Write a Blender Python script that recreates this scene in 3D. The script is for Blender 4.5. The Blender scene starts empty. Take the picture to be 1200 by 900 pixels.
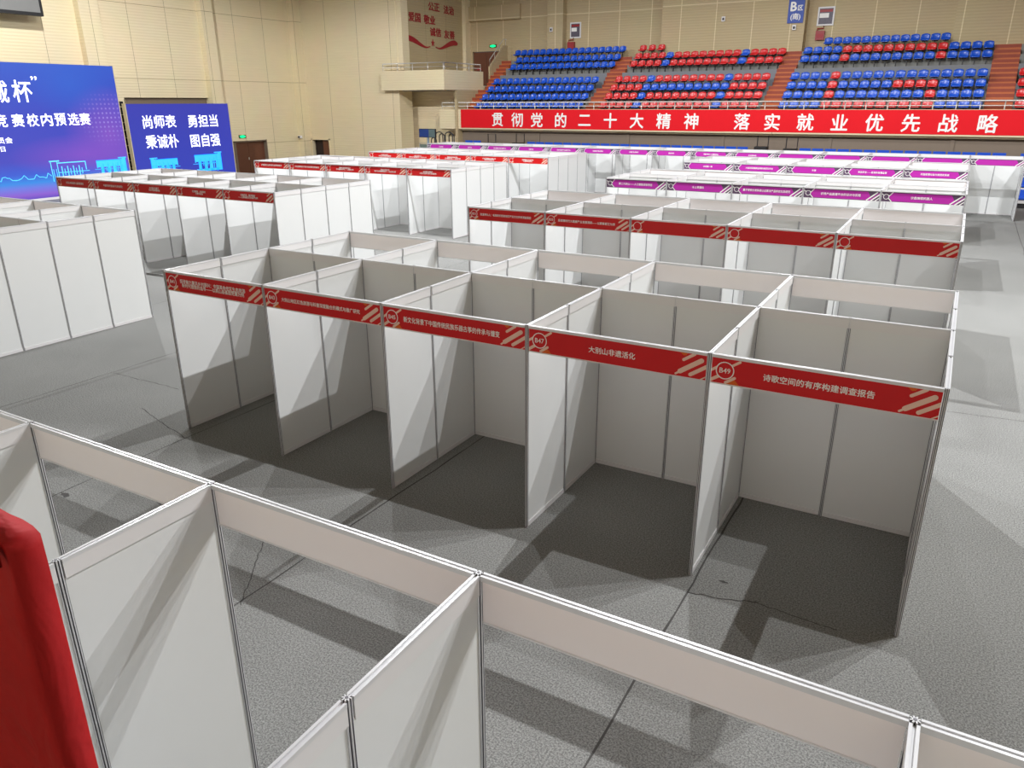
import bpy, math, random
from mathutils import Matrix, Vector
random.seed(4)
C = bpy.context.scene.collection
PI = math.pi

# ------------------------------------------------------------------ helpers
def tag(o, label=None, cat=None, group=None, kind=None):
    if label: o['label'] = label
    if cat: o['category'] = cat
    if group: o['group'] = group
    if kind: o['kind'] = kind
    return o

class MB:
    """collects simple solids; build() links them as one mesh object"""
    def __init__(s): s.v = []; s.f = []; s.m = []; s.sm = []
    def add(s, vs, fs, mi=0, smooth=False):
        b = len(s.v); s.v += [tuple(v) for v in vs]
        for f in fs: s.f.append([b+i for i in f]); s.m.append(mi); s.sm.append(smooth)
        return s
    def box(s, x0, x1, y0, y1, z0, z1, mi=0):
        vs = [(x,y,z) for z in (z0,z1) for y in (y0,y1) for x in (x0,x1)]
        return s.add(vs, [(0,2,3,1),(4,5,7,6),(0,1,5,4),(2,6,7,3),(0,4,6,2),(1,3,7,5)], mi)
    def prism(s, poly, a0, a1, axis=2, mi=0):
        """poly of 2D points extruded along axis (poly CCW seen from +axis)"""
        n = len(poly)
        def P(p, a):
            return ((a,p[0],p[1]), (p[1],a,p[0]), (p[0],p[1],a))[axis]
        vs = [P(p,a0) for p in poly] + [P(p,a1) for p in poly]
        fs = [tuple(range(n))[::-1], tuple(range(n,2*n))] + [(i,(i+1)%n,n+(i+1)%n,n+i) for i in range(n)]
        return s.add(vs, fs, mi)
    def tube(s, pts, r, n=8, mi=0, closed=False):
        pts = [Vector(p) for p in pts]; k = len(pts); vs = []; fs = []
        up = Vector((0,0,1))
        for i,p in enumerate(pts):
            a = pts[i-1] if (i>0 or closed) else p; b = pts[(i+1)%k] if (i<k-1 or closed) else p
            t = (b-a).normalized()
            u = t.cross(up)
            if u.length < .05: u = t.cross(Vector((0,1,0)))
            u.normalize(); w = u.cross(t)
            for j in range(n):
                an = 2*PI*j/n
                vs.append(p + u*math.cos(an)*r + w*math.sin(an)*r)
        for i in range(k if closed else k-1):
            for j in range(n):
                a = i*n+j; b = i*n+(j+1)%n; c = ((i+1)%k)*n+(j+1)%n; d = ((i+1)%k)*n+j
                fs.append((a,b,c,d))
        if not closed: fs += [tuple(range(n)), tuple(range((k-1)*n,k*n))[::-1]]
        return s.add(vs, fs, mi, True)
    def poly(s, pts, mi=0): return s.add(pts, [tuple(range(len(pts)))], mi)
    def mesh(s, name, mats):
        me = bpy.data.meshes.new(name); me.from_pydata(s.v, [], s.f)
        for m in (mats if isinstance(mats,(list,tuple)) else [mats]): me.materials.append(m)
        me.polygons.foreach_set('material_index', s.m); me.polygons.foreach_set('use_smooth', s.sm)
        me.update(); return me
    def build(s, name, mats, parent=None): return put(name, s.mesh(name, mats), parent)

def put(name, me, parent=None, loc=(0,0,0), rot=(0,0,0), scale=None):
    o = bpy.data.objects.new(name, me); C.objects.link(o)
    o.location = loc; o.rotation_euler = rot
    if scale: o.scale = scale
    if parent: o.parent = parent
    return o
def empty(name, loc=(0,0,0), rz=0):
    o = bpy.data.objects.new(name, None); C.objects.link(o); o.empty_display_size = .2
    o.location = loc; o.rotation_euler = (0,0,rz); return o

def clip(poly, x0, x1, y0, y1):
    def cut(p, f, g):
        out = []
        for i in range(len(p)):
            a, b = p[i], p[(i+1)%len(p)]
            fa, fb = f(a), f(b)
            if fa >= 0: out.append(a)
            if (fa >= 0) != (fb >= 0):
                t = fa/(fa-fb); out.append((a[0]+(b[0]-a[0])*t, a[1]+(b[1]-a[1])*t))
        return out
    for f in (lambda q:q[0]-x0, lambda q:x1-q[0], lambda q:q[1]-y0, lambda q:y1-q[1]):
        if poly: poly = cut(poly, f, 0)
    return poly

# ------------------------------------------------------------------ materials
def srgb(r,g,b):
    f = lambda c: (c/255/12.92 if c/255 <= .04045 else ((c/255+.055)/1.055)**2.4)
    return (f(r),f(g),f(b),1)
def mat(name, col, rough=.5, metal=0, spec=.5, noise=None, emit=None, es=1, bump=None):
    m = bpy.data.materials.new(name); m.use_nodes = True
    nt = m.node_tree; b = nt.nodes['Principled BSDF']
    b.inputs['Base Color'].default_value = col
    b.inputs['Roughness'].default_value = rough; b.inputs['Metallic'].default_value = metal
    b.inputs['Specular IOR Level'].default_value = spec
    if emit: b.inputs['Emission Color'].default_value = emit; b.inputs['Emission Strength'].default_value = es
    if noise:
        sc, amt = noise
        tc = nt.nodes.new('ShaderNodeTexCoord'); n = nt.nodes.new('ShaderNodeTexNoise')
        n.inputs['Scale'].default_value = sc; n.inputs['Detail'].default_value = 5
        nt.links.new(tc.outputs['Object'], n.inputs['Vector'])
        mx = nt.nodes.new('ShaderNodeMix'); mx.data_type = 'RGBA'
        mx.inputs['A'].default_value = tuple(c*(1-amt) for c in col[:3])+(1,)
        mx.inputs['B'].default_value = tuple(min(1,c*(1+amt)) for c in col[:3])+(1,)
        nt.links.new(n.outputs['Fac'], mx.inputs['Factor']); nt.links.new(mx.outputs['Result'], b.inputs['Base Color'])
        if bump:
            bp = nt.nodes.new('ShaderNodeBump'); bp.inputs['Strength'].default_value = bump; bp.inputs['Distance'].default_value = .01
            nt.links.new(n.outputs['Fac'], bp.inputs['Height']); nt.links.new(bp.outputs['Normal'], b.inputs['Normal'])
    return m

M = {}
M['panel'] = mat('panel_laminate', srgb(221,222,221), .42, spec=.35, noise=(3,.012))
M['rail'] = mat('rail_white', srgb(222,220,220), .4, spec=.4, noise=(8,.01))
M['alu'] = mat('aluminium', srgb(216,216,218), .34, .2, noise=(30,.03))
M['slot'] = mat('post_slot', srgb(112,110,116), .5, .3, noise=(30,.03))
M['pvc'] = mat('header_back_pvc', srgb(244,237,236), .55, spec=.3, noise=(6,.01))
M['red'] = mat('header_red_vinyl', srgb(204,22,24), .45, spec=.3, noise=(5,.03))
M['purple'] = mat('header_purple_vinyl', srgb(178,40,160), .45, spec=.3, noise=(5,.03))
M['darkpurple'] = mat('header_dark_vinyl', srgb(92,72,96), .45, spec=.3, noise=(5,.03))
M['white'] = mat('print_white', srgb(240,238,235), .5, spec=.3, noise=(5,.01))
M['cream'] = mat('print_cream', srgb(234,200,182), .5, spec=.3, noise=(14,.10))
M['orange'] = mat('print_orange', srgb(214,98,24), .5, spec=.3, noise=(10,.06))
M['seatblue'] = mat('seat_blue_plastic', srgb(22,78,190), .28, spec=.6, noise=(6,.04))
M['seatred'] = mat('seat_red_plastic', srgb(200,34,36), .28, spec=.6, noise=(6,.04))
M['dark'] = mat('dark_steel', srgb(48,47,50), .5, .3, noise=(9,.08))
M['black'] = mat('black_rubber', srgb(22,22,24), .6, noise=(9,.1))
M['steel'] = mat('stainless', srgb(208,204,196), .32, .35, noise=(12,.03))
M['step'] = mat('stair_orange', srgb(178,92,44), .55, noise=(5,.12))
M['riser'] = mat('stair_riser', srgb(140,58,34), .6, noise=(5,.1))
M['tier'] = mat('stand_grey_paint', srgb(122,122,118), .6, noise=(2,.08))
M['tierblue'] = mat('stand_bluegrey_paint', srgb(116,118,124), .6, noise=(2,.06))
M['banner'] = mat('banner_red_cloth', srgb(222,22,34), .7, spec=.2, noise=(3,.03))
M['door'] = mat('door_brown_wood', srgb(104,62,44), .4, noise=(7,.12))
M['doorshade'] = mat('door_gap_painted_shade', srgb(40,26,22), .7, noise=(7,.1))
M['taupe'] = mat('shutter_taupe', srgb(122,106,90), .6, noise=(4,.06))
M['underwall'] = mat('understand_paint', srgb(126,112,98), .7, noise=(2,.06))
M['exit'] = mat('exit_green', srgb(0,220,120), .4, emit=srgb(0,235,130), es=1.6, noise=(4,.05))
M['redsign'] = mat('sign_dark_red', srgb(158,28,40), .5, noise=(4,.05))
M['signblue'] = mat('sign_blue', srgb(40,72,160), .45, noise=(4,.04))
M['hydrant'] = mat('cabinet_red', srgb(150,30,36), .4, noise=(4,.05))
M['photo'] = mat('poster_print', srgb(84,78,92), .4, noise=(9,.35))
M['grass'] = mat('glass_green', srgb(120,132,112), .2, noise=(3,.05))

def wall_mat(name, axis, base, seam, off, bw=2.45, bh=4.05, zoff=0, mort=.012):
    m = mat(name, base, .62, spec=.25); nt = m.node_tree; N = nt.nodes; L = nt.links
    b = N['Principled BSDF']
    tc = N.new('ShaderNodeTexCoord'); sp = N.new('ShaderNodeSeparateXYZ'); L.new(tc.outputs['Object'], sp.inputs[0])
    cb = N.new('ShaderNodeCombineXYZ')
    for src, dst, o in ((axis,'X',off),('Z','Y',zoff)):
        a = N.new('ShaderNodeMath'); a.operation = 'SUBTRACT'; a.inputs[1].default_value = o-100*(bw if dst=='X' else bh)
        L.new(sp.outputs[src], a.inputs[0]); L.new(a.outputs[0], cb.inputs[dst])
    br = N.new('ShaderNodeTexBrick'); br.offset = 0; br.squash = 1
    br.inputs['Scale'].default_value = 1; br.inputs['Brick Width'].default_value = bw; br.inputs['Row Height'].default_value = bh
    br.inputs['Mortar Size'].default_value = mort; br.inputs['Mortar Smooth'].default_value = .1
    br.inputs['Color1'].default_value = base; br.inputs['Color2'].default_value = tuple(c*.97 for c in base[:3])+(1,)
    br.inputs['Mortar'].default_value = seam
    L.new(cb.outputs[0], br.inputs['Vector'])
    # fine horizontal slats of the acoustic board
    wv = N.new('ShaderNodeMath'); wv.operation = 'MULTIPLY'; wv.inputs[1].default_value = 2*PI/.16; L.new(sp.outputs['Z'], wv.inputs[0])
    sn = N.new('ShaderNodeMath'); sn.operation = 'SINE'; L.new(wv.outputs[0], sn.inputs[0])
    bp = N.new('ShaderNodeBump'); bp.inputs['Strength'].default_value = .35; bp.inputs['Distance'].default_value = .012
    L.new(sn.outputs[0], bp.inputs['Height']); L.new(bp.outputs['Normal'], b.inputs['Normal'])
    ns = N.new('ShaderNodeTexNoise'); ns.inputs['Scale'].default_value = .6; L.new(tc.outputs['Object'], ns.inputs['Vector'])
    mx = N.new('ShaderNodeMix'); mx.data_type = 'RGBA'; mx.blend_type = 'MULTIPLY'; mx.inputs['Factor'].default_value = .10
    L.new(br.outputs['Color'], mx.inputs['A']); L.new(ns.outputs['Color'], mx.inputs['B']); L.new(mx.outputs['Result'], b.inputs['Base Color'])
    return m
CREAM = srgb(233,217,181); SEAM = srgb(146,130,98); BEIGE = srgb(190,172,136); PALE = srgb(222,206,168)
M['wall_left'] = wall_mat('wall_left_board', 'Y', CREAM, SEAM, 22.4, 2.63, 4.15, 2.05)
M['wall_end'] = wall_mat('wall_end_board', 'X', CREAM, SEAM, -32.04, 2.93, 20, -5)
M['wall_plain'] = wall_mat('wall_plain_board', 'X', CREAM, SEAM, 0, 50, 50, -5)
M['wall_back'] = wall_mat('wall_back_board', 'X', BEIGE, PALE, -19.8, 2.35, 4.3, 2.1, .03)
M['wall_side'] = wall_mat('wall_side_board', 'Y', BEIGE, SEAM, 39.5, 2.6, 30, -10)

def floor_mat():
    m = mat('carpet_grey', srgb(150,150,147), .9, spec=.1); nt = m.node_tree; N = nt.nodes; L = nt.links; b = N['Principled BSDF']
    tc = N.new('ShaderNodeTexCoord')
    def noise(s, d, r=.6):
        n = N.new('ShaderNodeTexNoise'); n.inputs['Scale'].default_value = s; n.inputs['Detail'].default_value = d; n.inputs['Roughness'].default_value = r
        L.new(tc.outputs['Object'], n.inputs['Vector']); return n
    n1, n2 = noise(62,3,.8), noise(.5,3)
    r1 = N.new('ShaderNodeValToRGB'); L.new(n1.outputs['Fac'], r1.inputs[0])
    r1.color_ramp.elements[0].position = .40; r1.color_ramp.elements[0].color = srgb(106,106,104)
    r1.color_ramp.elements[1].position = .60; r1.color_ramp.elements[1].color = srgb(160,160,157)
    r2 = N.new('ShaderNodeValToRGB'); L.new(n2.outputs['Fac'], r2.inputs[0])
    r2.color_ramp.elements[0].position = .3; r2.color_ramp.elements[0].color = (.88,.88,.88,1)
    r2.color_ramp.elements[1].position = .7; r2.color_ramp.elements[1].color = (1,1,1,1)
    mx = N.new('ShaderNodeMix'); mx.data_type = 'RGBA'; mx.blend_type = 'MULTIPLY'; mx.inputs['Factor'].default_value = 1
    L.new(r1.outputs[0], mx.inputs['A']); L.new(r2.outputs[0], mx.inputs['B']); L.new(mx.outputs['Result'], b.inputs['Base Color'])
    return m
M['carpet'] = floor_mat()
M['seam'] = mat('carpet_seam', srgb(70,68,66), .9, noise=(20,.2))

def led_mat(name, glow):
    """the picture the lit LED wall shows: blue with a violet glow, dots and a bright horizon"""
    m = bpy.data.materials.new(name); m.use_nodes = True; nt = m.node_tree; N = nt.nodes; L = nt.links; b = N['Principled BSDF']
    b.inputs['Base Color'].default_value = srgb(20,24,60); b.inputs['Roughness'].default_value = .4
    tc = N.new('ShaderNodeTexCoord'); sp = N.new('ShaderNodeSeparateXYZ'); L.new(tc.outputs['Object'], sp.inputs[0])
    rz = N.new('ShaderNodeMapRange'); rz.inputs['From Min'].default_value = 0; rz.inputs['From Max'].default_value = 6.7
    L.new(sp.outputs['Z'], rz.inputs['Value'])
    cr = N.new('ShaderNodeValToRGB'); L.new(rz.outputs[0], cr.inputs[0]); e = cr.color_ramp.elements
    if glow:
        e[0].position = 0; e[0].color = srgb(70,60,190); e[1].position = 1; e[1].color = srgb(46,92,206)
        for p,c in ((.05,srgb(150,100,215)),(.10,srgb(120,130,235)),(.14,srgb(58,150,240)),(.20,srgb(62,100,220)),(.30,srgb(74,76,196)),(.6,srgb(62,74,196)),(.8,srgb(52,82,200))):
            q = cr.color_ramp.elements.new(p); q.color = c
    else:
        e[0].position = 0; e[0].color = srgb(56,70,190); e[1].position = .8; e[1].color = srgb(58,62,178)
    def glow_at(y, z, ry, rzz, col, amt, prev):
        mp = N.new('ShaderNodeMapping'); mp.inputs['Location'].default_value = (0,-y/ry,-z/rzz); mp.inputs['Scale'].default_value = (0,1/ry,1/rzz)
        L.new(tc.outputs['Object'], mp.inputs['Vector'])
        g = N.new('ShaderNodeTexGradient'); g.gradient_type = 'SPHERICAL'; L.new(mp.outputs[0], g.inputs[0])
        k = N.new('ShaderNodeMath'); k.operation = 'MULTIPLY'; k.inputs[1].default_value = amt; L.new(g.outputs['Fac'], k.inputs[0])
        mx = N.new('ShaderNodeMix'); mx.data_type = 'RGBA'; mx.inputs['B'].default_value = col
        L.new(k.outputs[0], mx.inputs['Factor']); L.new(prev, mx.inputs['A']); return mx.outputs['Result']
    o = cr.outputs[0]
    if glow:
        o = glow_at(5.2,3.2,2.6,2.6,srgb(150,90,205),.8,o); o = glow_at(3.6,2.2,4.2,1.1,srgb(140,84,206),.9,o); o = glow_at(3.4,5.8,2.4,1.8,srgb(44,104,214),.7,o)
        vo = N.new('ShaderNodeTexVoronoi'); vo.inputs['Scale'].default_value = 4.2; vo.inputs['Randomness'].default_value = 0
        cb = N.new('ShaderNodeCombineXYZ'); L.new(sp.outputs['Y'], cb.inputs[0]); L.new(sp.outputs['Z'], cb.inputs[1]); L.new(cb.outputs[0], vo.inputs['Vector'])
        lt = N.new('ShaderNodeMath'); lt.operation = 'LESS_THAN'; lt.inputs[1].default_value = .22; L.new(vo.outputs['Distance'], lt.inputs[0])
        mp = N.new('ShaderNodeMapping'); mp.inputs['Location'].default_value = (0,-5.3/1.9,-4.0/1.5); mp.inputs['Scale'].default_value = (0,1/1.9,1/1.5); L.new(tc.outputs['Object'], mp.inputs[0])
        g = N.new('ShaderNodeTexGradient'); g.gradient_type = 'SPHERICAL'; L.new(mp.outputs[0], g.inputs[0])
        k = N.new('ShaderNodeMath'); k.operation = 'MULTIPLY'; L.new(lt.outputs[0], k.inputs[0]); L.new(g.outputs['Fac'], k.inputs[1])
        mx = N.new('ShaderNodeMix'); mx.data_type = 'RGBA'; mx.inputs['B'].default_value = srgb(170,150,235); L.new(k.outputs[0], mx.inputs['Factor']); L.new(o, mx.inputs['A']); o = mx.outputs['Result']
    L.new(o, b.inputs['Emission Color']); b.inputs['Emission Strength'].default_value = .82
    return m
M['led'] = led_mat('led_picture', True); M['led2'] = led_mat('led_picture_plain', False)
M['ledwhite'] = mat('led_white', srgb(225,225,245), .4, emit=srgb(226,228,250), es=1, noise=(3,.02))
M['ledcyan'] = mat('led_cyan', srgb(60,170,235), .4, emit=srgb(40,160,236), es=.9, noise=(3,.03))
M['ledcyan2'] = mat('led_cyan_line', srgb(80,190,240), .4, emit=srgb(84,180,240), es=.9, noise=(3,.03))
M['ledcream'] = mat('led_case_cream', srgb(200,186,150), .5, noise=(3,.03))

# ------------------------------------------------------------------ lettering
_txt = {}
def text_mesh(s, size, m, bold=0.0, ext=0.0, sx=1.0, spacing=1.0):
    key = (s,size,m.name,bold,ext,sx,spacing)
    if key in _txt: return _txt[key]
    cu = bpy.data.curves.new('lettering', 'FONT'); cu.body = s; cu.size = size
    cu.align_x = 'CENTER'; cu.align_y = 'CENTER'; cu.resolution_u = 2; cu.extrude = ext
    cu.space_character = spacing; cu.space_line = .9
    ob = bpy.data.objects.new('lettering_source', cu); C.objects.link(ob)
    bpy.context.view_layer.update()
    me = bpy.data.meshes.new_from_object(ob.evaluated_get(bpy.context.evaluated_depsgraph_get()))
    bpy.data.objects.remove(ob); bpy.data.curves.remove(cu)
    # centre on its own extents, so position is exact whatever the font metrics
    xs = [v.co.x for v in me.vertices]; ys = [v.co.y for v in me.vertices]
    if xs:
        cx, cy = (min(xs)+max(xs))/2, (min(ys)+max(ys))/2
        for v in me.vertices: v.co.x = (v.co.x-cx)*sx; v.co.y -= cy
        me['w'] = (max(xs)-min(xs))*sx; me['h'] = max(ys)-min(ys)
    if bold:                               # heavier strokes: the outline repeated a hair's breadth to each side
        d = bold*size; vs = [v.co.copy() for v in me.vertices]; fs = [tuple(p.vertices) for p in me.polygons]; w, h = me['w'], me['h']
        b = MB()
        for k,(ax,ay) in enumerate(((-d,0),(d,0),(0,d),(0,-d),(0,0))):
            b.add([(v.x+ax*sx,v.y+ay,v.z+k*.0004*min(1,size*4)) for v in vs], fs)
        bpy.data.meshes.remove(me); me = b.mesh('lettering', m); me['w'] = w+2*d*sx; me['h'] = h+2*d
    me.materials.clear(); me.materials.append(m); me.name = 'lettering'
    _txt[key] = me; return me
FRONT = (PI/2,0,0)                     # upright, facing -y
RIGHT = (PI/2,0,PI/2)                  # upright, facing +x

# ------------------------------------------------------------------ booth system (shared meshes)
H = 2.5
def star(r0, r1, n=8, a0=PI/8):
    pts = []
    for k in range(n):
        a = a0 + 2*PI*k/n
        pts += [(r0*math.cos(a-.2), r0*math.sin(a-.2)), (r0*math.cos(a+.2), r0*math.sin(a+.2)), (r1*math.cos(a+.26), r1*math.sin(a+.26)), (r1*math.cos(a+.5254), r1*math.sin(a+.5254))]
    return pts
def post_mesh():
    b = MB(); pts = star(.0205,.012); n = len(pts)
    b.prism(pts, 0, H+.004, 2, 0)
    for i in range(n):                               # slot walls are the dark ones
        if i % 4 in (1,2,3): b.m[2+i] = 1
    b.prism([(.0075*math.cos(2*PI*k/8), .0075*math.sin(2*PI*k/8)) for k in range(8)], H+.004, H+.0055, 2, 1)
    return b.mesh('post', [M['alu'], M['slot']])
def rail_mesh(L, z0, z1, t, groove):
    b = MB(); h = t/2; g = t*.22
    prof = [(-h,z0),(h,z0),(h,z1)] + ([(g,z1),(g,z1-.008),(-g,z1-.008),(-g,z1)] if groove else []) + [(-h,z1)]
    b.prism(prof, .0213, L-.0213, 0, 0)
    return b.mesh('rail', [M['rail']])
def rail2(L):                                       # white beam with a silver extrusion on top
    b = MB(); t=.018
    b.prism([(-t,H-.118),(t,H-.118),(t,H-.022),(-t,H-.022)], .0213, L-.0213, 0, 0)
    g=.007; t=.02
    b.prism([(-t,H-.022),(t,H-.022),(t,H),(g,H),(g,H-.009),(-g,H-.009),(-g,H),(-t,H)], .0213, L-.0213, 0, 1)
    return b.mesh('top_rail', [M['rail'], M['alu']])
ME_POST = post_mesh()
ME_PANEL = MB().box(.0158,.9842,-.0019,.0019,.055,H-.112).mesh('panel', M['panel'])
ME_TOP2 = rail2(2.0); ME_TOP1 = rail2(1.0)
ME_BOT1 = rail_mesh(1.0, 0.004, .062, .03, False); ME_BOT1.materials[0] = M['rail']
HZ0, HZ1 = 2.215, 2.47
def header_rail():
    b = MB(); t=.021; g=.007
    b.prism([(-t,HZ1),(t,HZ1),(t,H),(g,H),(g,H-.010),(-g,H-.010),(-g,H),(-t,H)], .0213, 1.9787, 0, 0)
    return b.mesh('header_rail', M['alu'])
ME_HRAIL = header_rail()
def header_board():
    b = MB(); b.box(.024,1.976,-.0025,.0035,HZ0,HZ1)
    b.box(.024,1.976,-.005,.006,HZ0-.012,HZ0,1)
    return b.mesh('header_board', [M['pvc'], M['rail']])
ME_HBOARD = header_board()
def sheet(name, polys, y, mats):
    """flat print, each poly (pts, matindex) at its own tiny offset in front of the board"""
    b = MB()
    for k,(p,mi) in enumerate(polys):
        p = clip(p,.026,1.974,HZ0+.001,HZ1-.001)
        if len(p)>2: b.poly([(q[0], y-.00025*k, q[1]) for q in p], mi)
    return b.mesh(name, mats)
def capsule(cx, cy, L, r, ang):
    pts = []
    for s in (1,-1):
        for k in range(7):
            a = -PI/2+PI*k/6
            x, y = s*(L/2+r*math.cos(a)), s*r*math.sin(a)
            pts.append((x,y))
    ca, sa = math.cos(ang), math.sin(ang)
    return [(cx+x*ca-y*sa, cy+x*sa+y*ca) for x,y in pts]
def ring(cx, cy, r0, r1, n=28, y=-.0045, mi=0):
    b = MB(); vs = []
    for k in range(n):
        a = 2*PI*k/n
        vs += [(cx+r0*math.cos(a),y,cy+r0*math.sin(a)), (cx+r1*math.cos(a),y,cy+r1*math.sin(a))]
    b.add(vs, [(2*k,2*k+1,(2*k+3)%(2*n),(2*k+2)%(2*n)) for k in range(n)], mi); return b
def disc(cx, cy, r, n=28): return [(cx+r*math.cos(2*PI*k/n), cy+r*math.sin(2*PI*k/n)) for k in range(n)]
ZC = (HZ0+HZ1)/2
RECT = [(.024,HZ0),(1.976,HZ0),(1.976,HZ1),(.024,HZ1)]
A30 = math.radians(34)
ME_RED = sheet('header_print', [(RECT,0)], -.003, [M['red']])
ME_RED_ORN = (sheet('corner_print', [([(.17,HZ0),(.30,HZ0),(.265,HZ0+.04),(.215,HZ0+.065)],1),
     (capsule(.05,ZC+.01,.10,.013,A30),0), (capsule(.24,ZC+.075,.12,.012,A30),0), (capsule(.08,ZC-.07,.13,.016,A30),0), (capsule(.21,ZC-.085,.10,.014,A30),0)], -.0034, [M['cream'], M['orange']]),
  sheet('corner_print', [([(1.70,HZ1),(1.79,HZ1),(1.77,HZ1-.03),(1.745,HZ1-.035)],1),
     (capsule(1.80,ZC+.085,.13,.015,A30),0), (capsule(1.82,ZC-.005,.25,.024,A30),0), (capsule(1.72,ZC-.075,.11,.010,A30),0), (capsule(1.93,ZC-.02,.26,.019,A30),0), (capsule(1.98,ZC-.09,.22,.006,A30),0)], -.0034, [M['cream'], M['orange']]))
ME_BADGE = (lambda b: b.mesh('number_badge', [M['red'], M['white']]))(
    (lambda b: (b.poly([(p[0],-.0062,p[1]) for p in disc(.155,ZC+.005,.085)],0), b)[1])(ring(.155,ZC+.005,.078,.088,y=-.0066,mi=1)))
ME_DARK = sheet('header_print', [(RECT,1), ([(.20,ZC),(.25,HZ1-.02),(1.68,HZ1-.02),(1.78,HZ0+.05),(1.74,HZ0+.015),(.29,HZ0+.015)],0)], -.003, [M['purple'], M['darkpurple']])
ME_PUR_ORN = (sheet('corner_print', [(capsule(.24,ZC+.055,.16,.010,A30+.25),0),(capsule(.22,ZC-.06,.16,.010,-A30-.2),0),(capsule(.06,ZC+.05,.08,.009,-A30),0)], -.0040, [M['white'], M['purple']]),
  sheet('corner_print', [(capsule(1.79,ZC-.01,.32,.016,A30+.1),0),(capsule(1.85,ZC-.02,.34,.012,A30+.1),1),(capsule(1.90,ZC-.02,.32,.016,A30+.1),0),(capsule(1.97,ZC-.05,.25,.012,A30+.1),0)], -.0040, [M['white'], M['purple']]))
ME_PBADGE = (lambda b: b.mesh('number_badge', [M['darkpurple'], M['white']]))(
    (lambda b: (b.poly([(p[0],-.0062,p[1]) for p in disc(.14,ZC,.07)],0), b)[1])(ring(.14,ZC,.058,.072,y=-.0066,mi=1)))

def side_wall(par, x, first_label=None):
    """the two metre wall running back from the front line at local x"""
    for k in (0,1):
        put('side_panel', ME_PANEL, par, (x,k,0), (0,0,PI/2))
        put('bottom_rail', ME_BOT1, par, (x,k,0), (0,0,PI/2))
        put('top_rail', ME_TOP1, par, (x,k,0), (0,0,PI/2))
        put('post', ME_POST, par, (x,k,0))
def header(par, style, num=None, title=None, dim=False):
    hb = put('header_board', ME_HBOARD, par, (0,0,0))
    put('header_rail', ME_HRAIL, par, (0,0,0))
    if style == 'blank_back': return
    red = style == 'red'
    put('header_print', ME_RED if red else ME_DARK, hb)
    for me in (ME_RED_ORN if red else ME_PUR_ORN): put('corner_print', me, hb)
    put('number_badge', ME_BADGE if red else ME_PBADGE, hb)
    if num:
        me = text_mesh(num, .072, M['white'], .012)
        put('booth_number', me, hb, (.155,-.0075,ZC+.005), FRONT)
    if title:
        n = max(len(t) for t in title.split('\n')); two = '\n' in title
        size = .074 if not two else .064
        me = text_mesh(title, size, M['white'], .019)
        w = me['w']; mx = 1.33; s = min(1, mx/w)
        o = put('title_lettering', me, hb, (.99,-.006,ZC), FRONT)
        o.scale = (s, 1 if s>.8 else max(s,.8), 1)
ORD = ['first','second','third','fourth','fifth','sixth','seventh','eighth','ninth','tenth','eleventh','twelfth','thirteenth','fourteenth','fifteenth','sixteenth','seventeenth','eighteenth','nineteenth','twentieth']
def booth(x, y, facing, style, label, group, num=None, title=None, last=False, back=True):
    """facing -1: opening towards -y (front line at y, back wall at y+2); +1: opening towards +y, no own back wall"""
    r = empty('exhibition_booth', (x,y,0), 0 if facing<0 else PI)
    tag(r, label, 'booth', group)
    # local frame: opening at local y=0, depth towards local +y, x 0..2
    if facing < 0:
        side_wall(r, 0)
        if last: side_wall(r, 2)
    else:                                            # turned round: local x runs the other way, its x=2 wall is at the lower world x
        side_wall(r, 2)
        if last: side_wall(r, 0)
    if back:
        for k in (0,1):
            put('back_panel', ME_PANEL, r, (k,2,0)); put('bottom_rail', ME_BOT1, r, (k,2,0)); put('post', ME_POST, r, (k+(facing>0),2,0))
        put('top_rail', ME_TOP2, r, (0,2,0))
        if last: put('post', ME_POST, r, (2 if facing<0 else 0,2,0))
    header(r, style, num, title)
    return r
def island(x0, y0, n, style, fl, rl, group, nums=None, titles=None, front=True, rear=True, rtitles=None):
    for i in range(n):
        if front:
            booth(x0+2*i, y0, -1, style, fl(i), group+', front row', nums[i] if nums else None, titles[i] if titles else None, last=(i==n-1))
        if rear:
            booth(x0+2*i+2, y0+4, +1, style, rl(i), group+', rear row', None, rtitles[i] if rtitles else None, last=(i==n-1), back=not front)

T0 = ['探寻魅力夏风乡村振兴：中国革命老区生态旅游\n新时代理想的追寻——以英山县基层党建为例','大别山地区红色旅游与科普深度融合的模式与推广研究','新文化背景下中国传统民族乐器古筝的传承与嬗变','大别山非遗活化','诗歌空间的有序构建调查报告']
N0 = ['B41','B43','B45','B47','B49']
island(0, 0, 5, 'red',
    lambda i: f"white open exhibition booth under the red header numbered {N0[i]}",
    lambda i: f"white booth facing away, {ORD[i]} from left, behind the B41 to B49 row",
    'booths of the B41 to B49 block', N0, T0)
# near block below the viewer, headers turned away
for i in range(1,6):
    lab = {1:'booth cut by left frame edge, pale header back just above the red cloth', 2:'near booth right beside the red cloth, floor seen under its pale header back',
           3:'near booth in the middle of the closest row, bounded by two long side walls', 4:'widest near booth at bottom, dark shadow stripe on its floor, pale header back', 5:'near booth in bottom right corner, right of the last post in view'}[i]
    r = booth(2*i+2+(0 if i<5 else 0), -4.17, +1, 'blank_back' if False else 'red', lab, 'nearest booth row seen from behind', last=(i==5), back=True)
TD = ['致富带头人：电商助农西南地区产业文化传承调查报告','后疫情时代大健康产业发展调研——以蕲春蕲艾为例',None,None,None]
island(0, 8.12, 5, 'red',
    lambda i: ["white booth under red header with one long title, left end of second row","white booth under red header with a dash in its title, second in second row",
               "white booth under blank red header, middle of second row","white booth under blank red header, fourth in second row","white booth under blank red header, right end of second row"][i],
    lambda i: f"white booth facing away, {ORD[i]} from left, behind the row with blank red headers",
    'booths of the second red block', ['B31','B33',None,None,None], TD)
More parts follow.
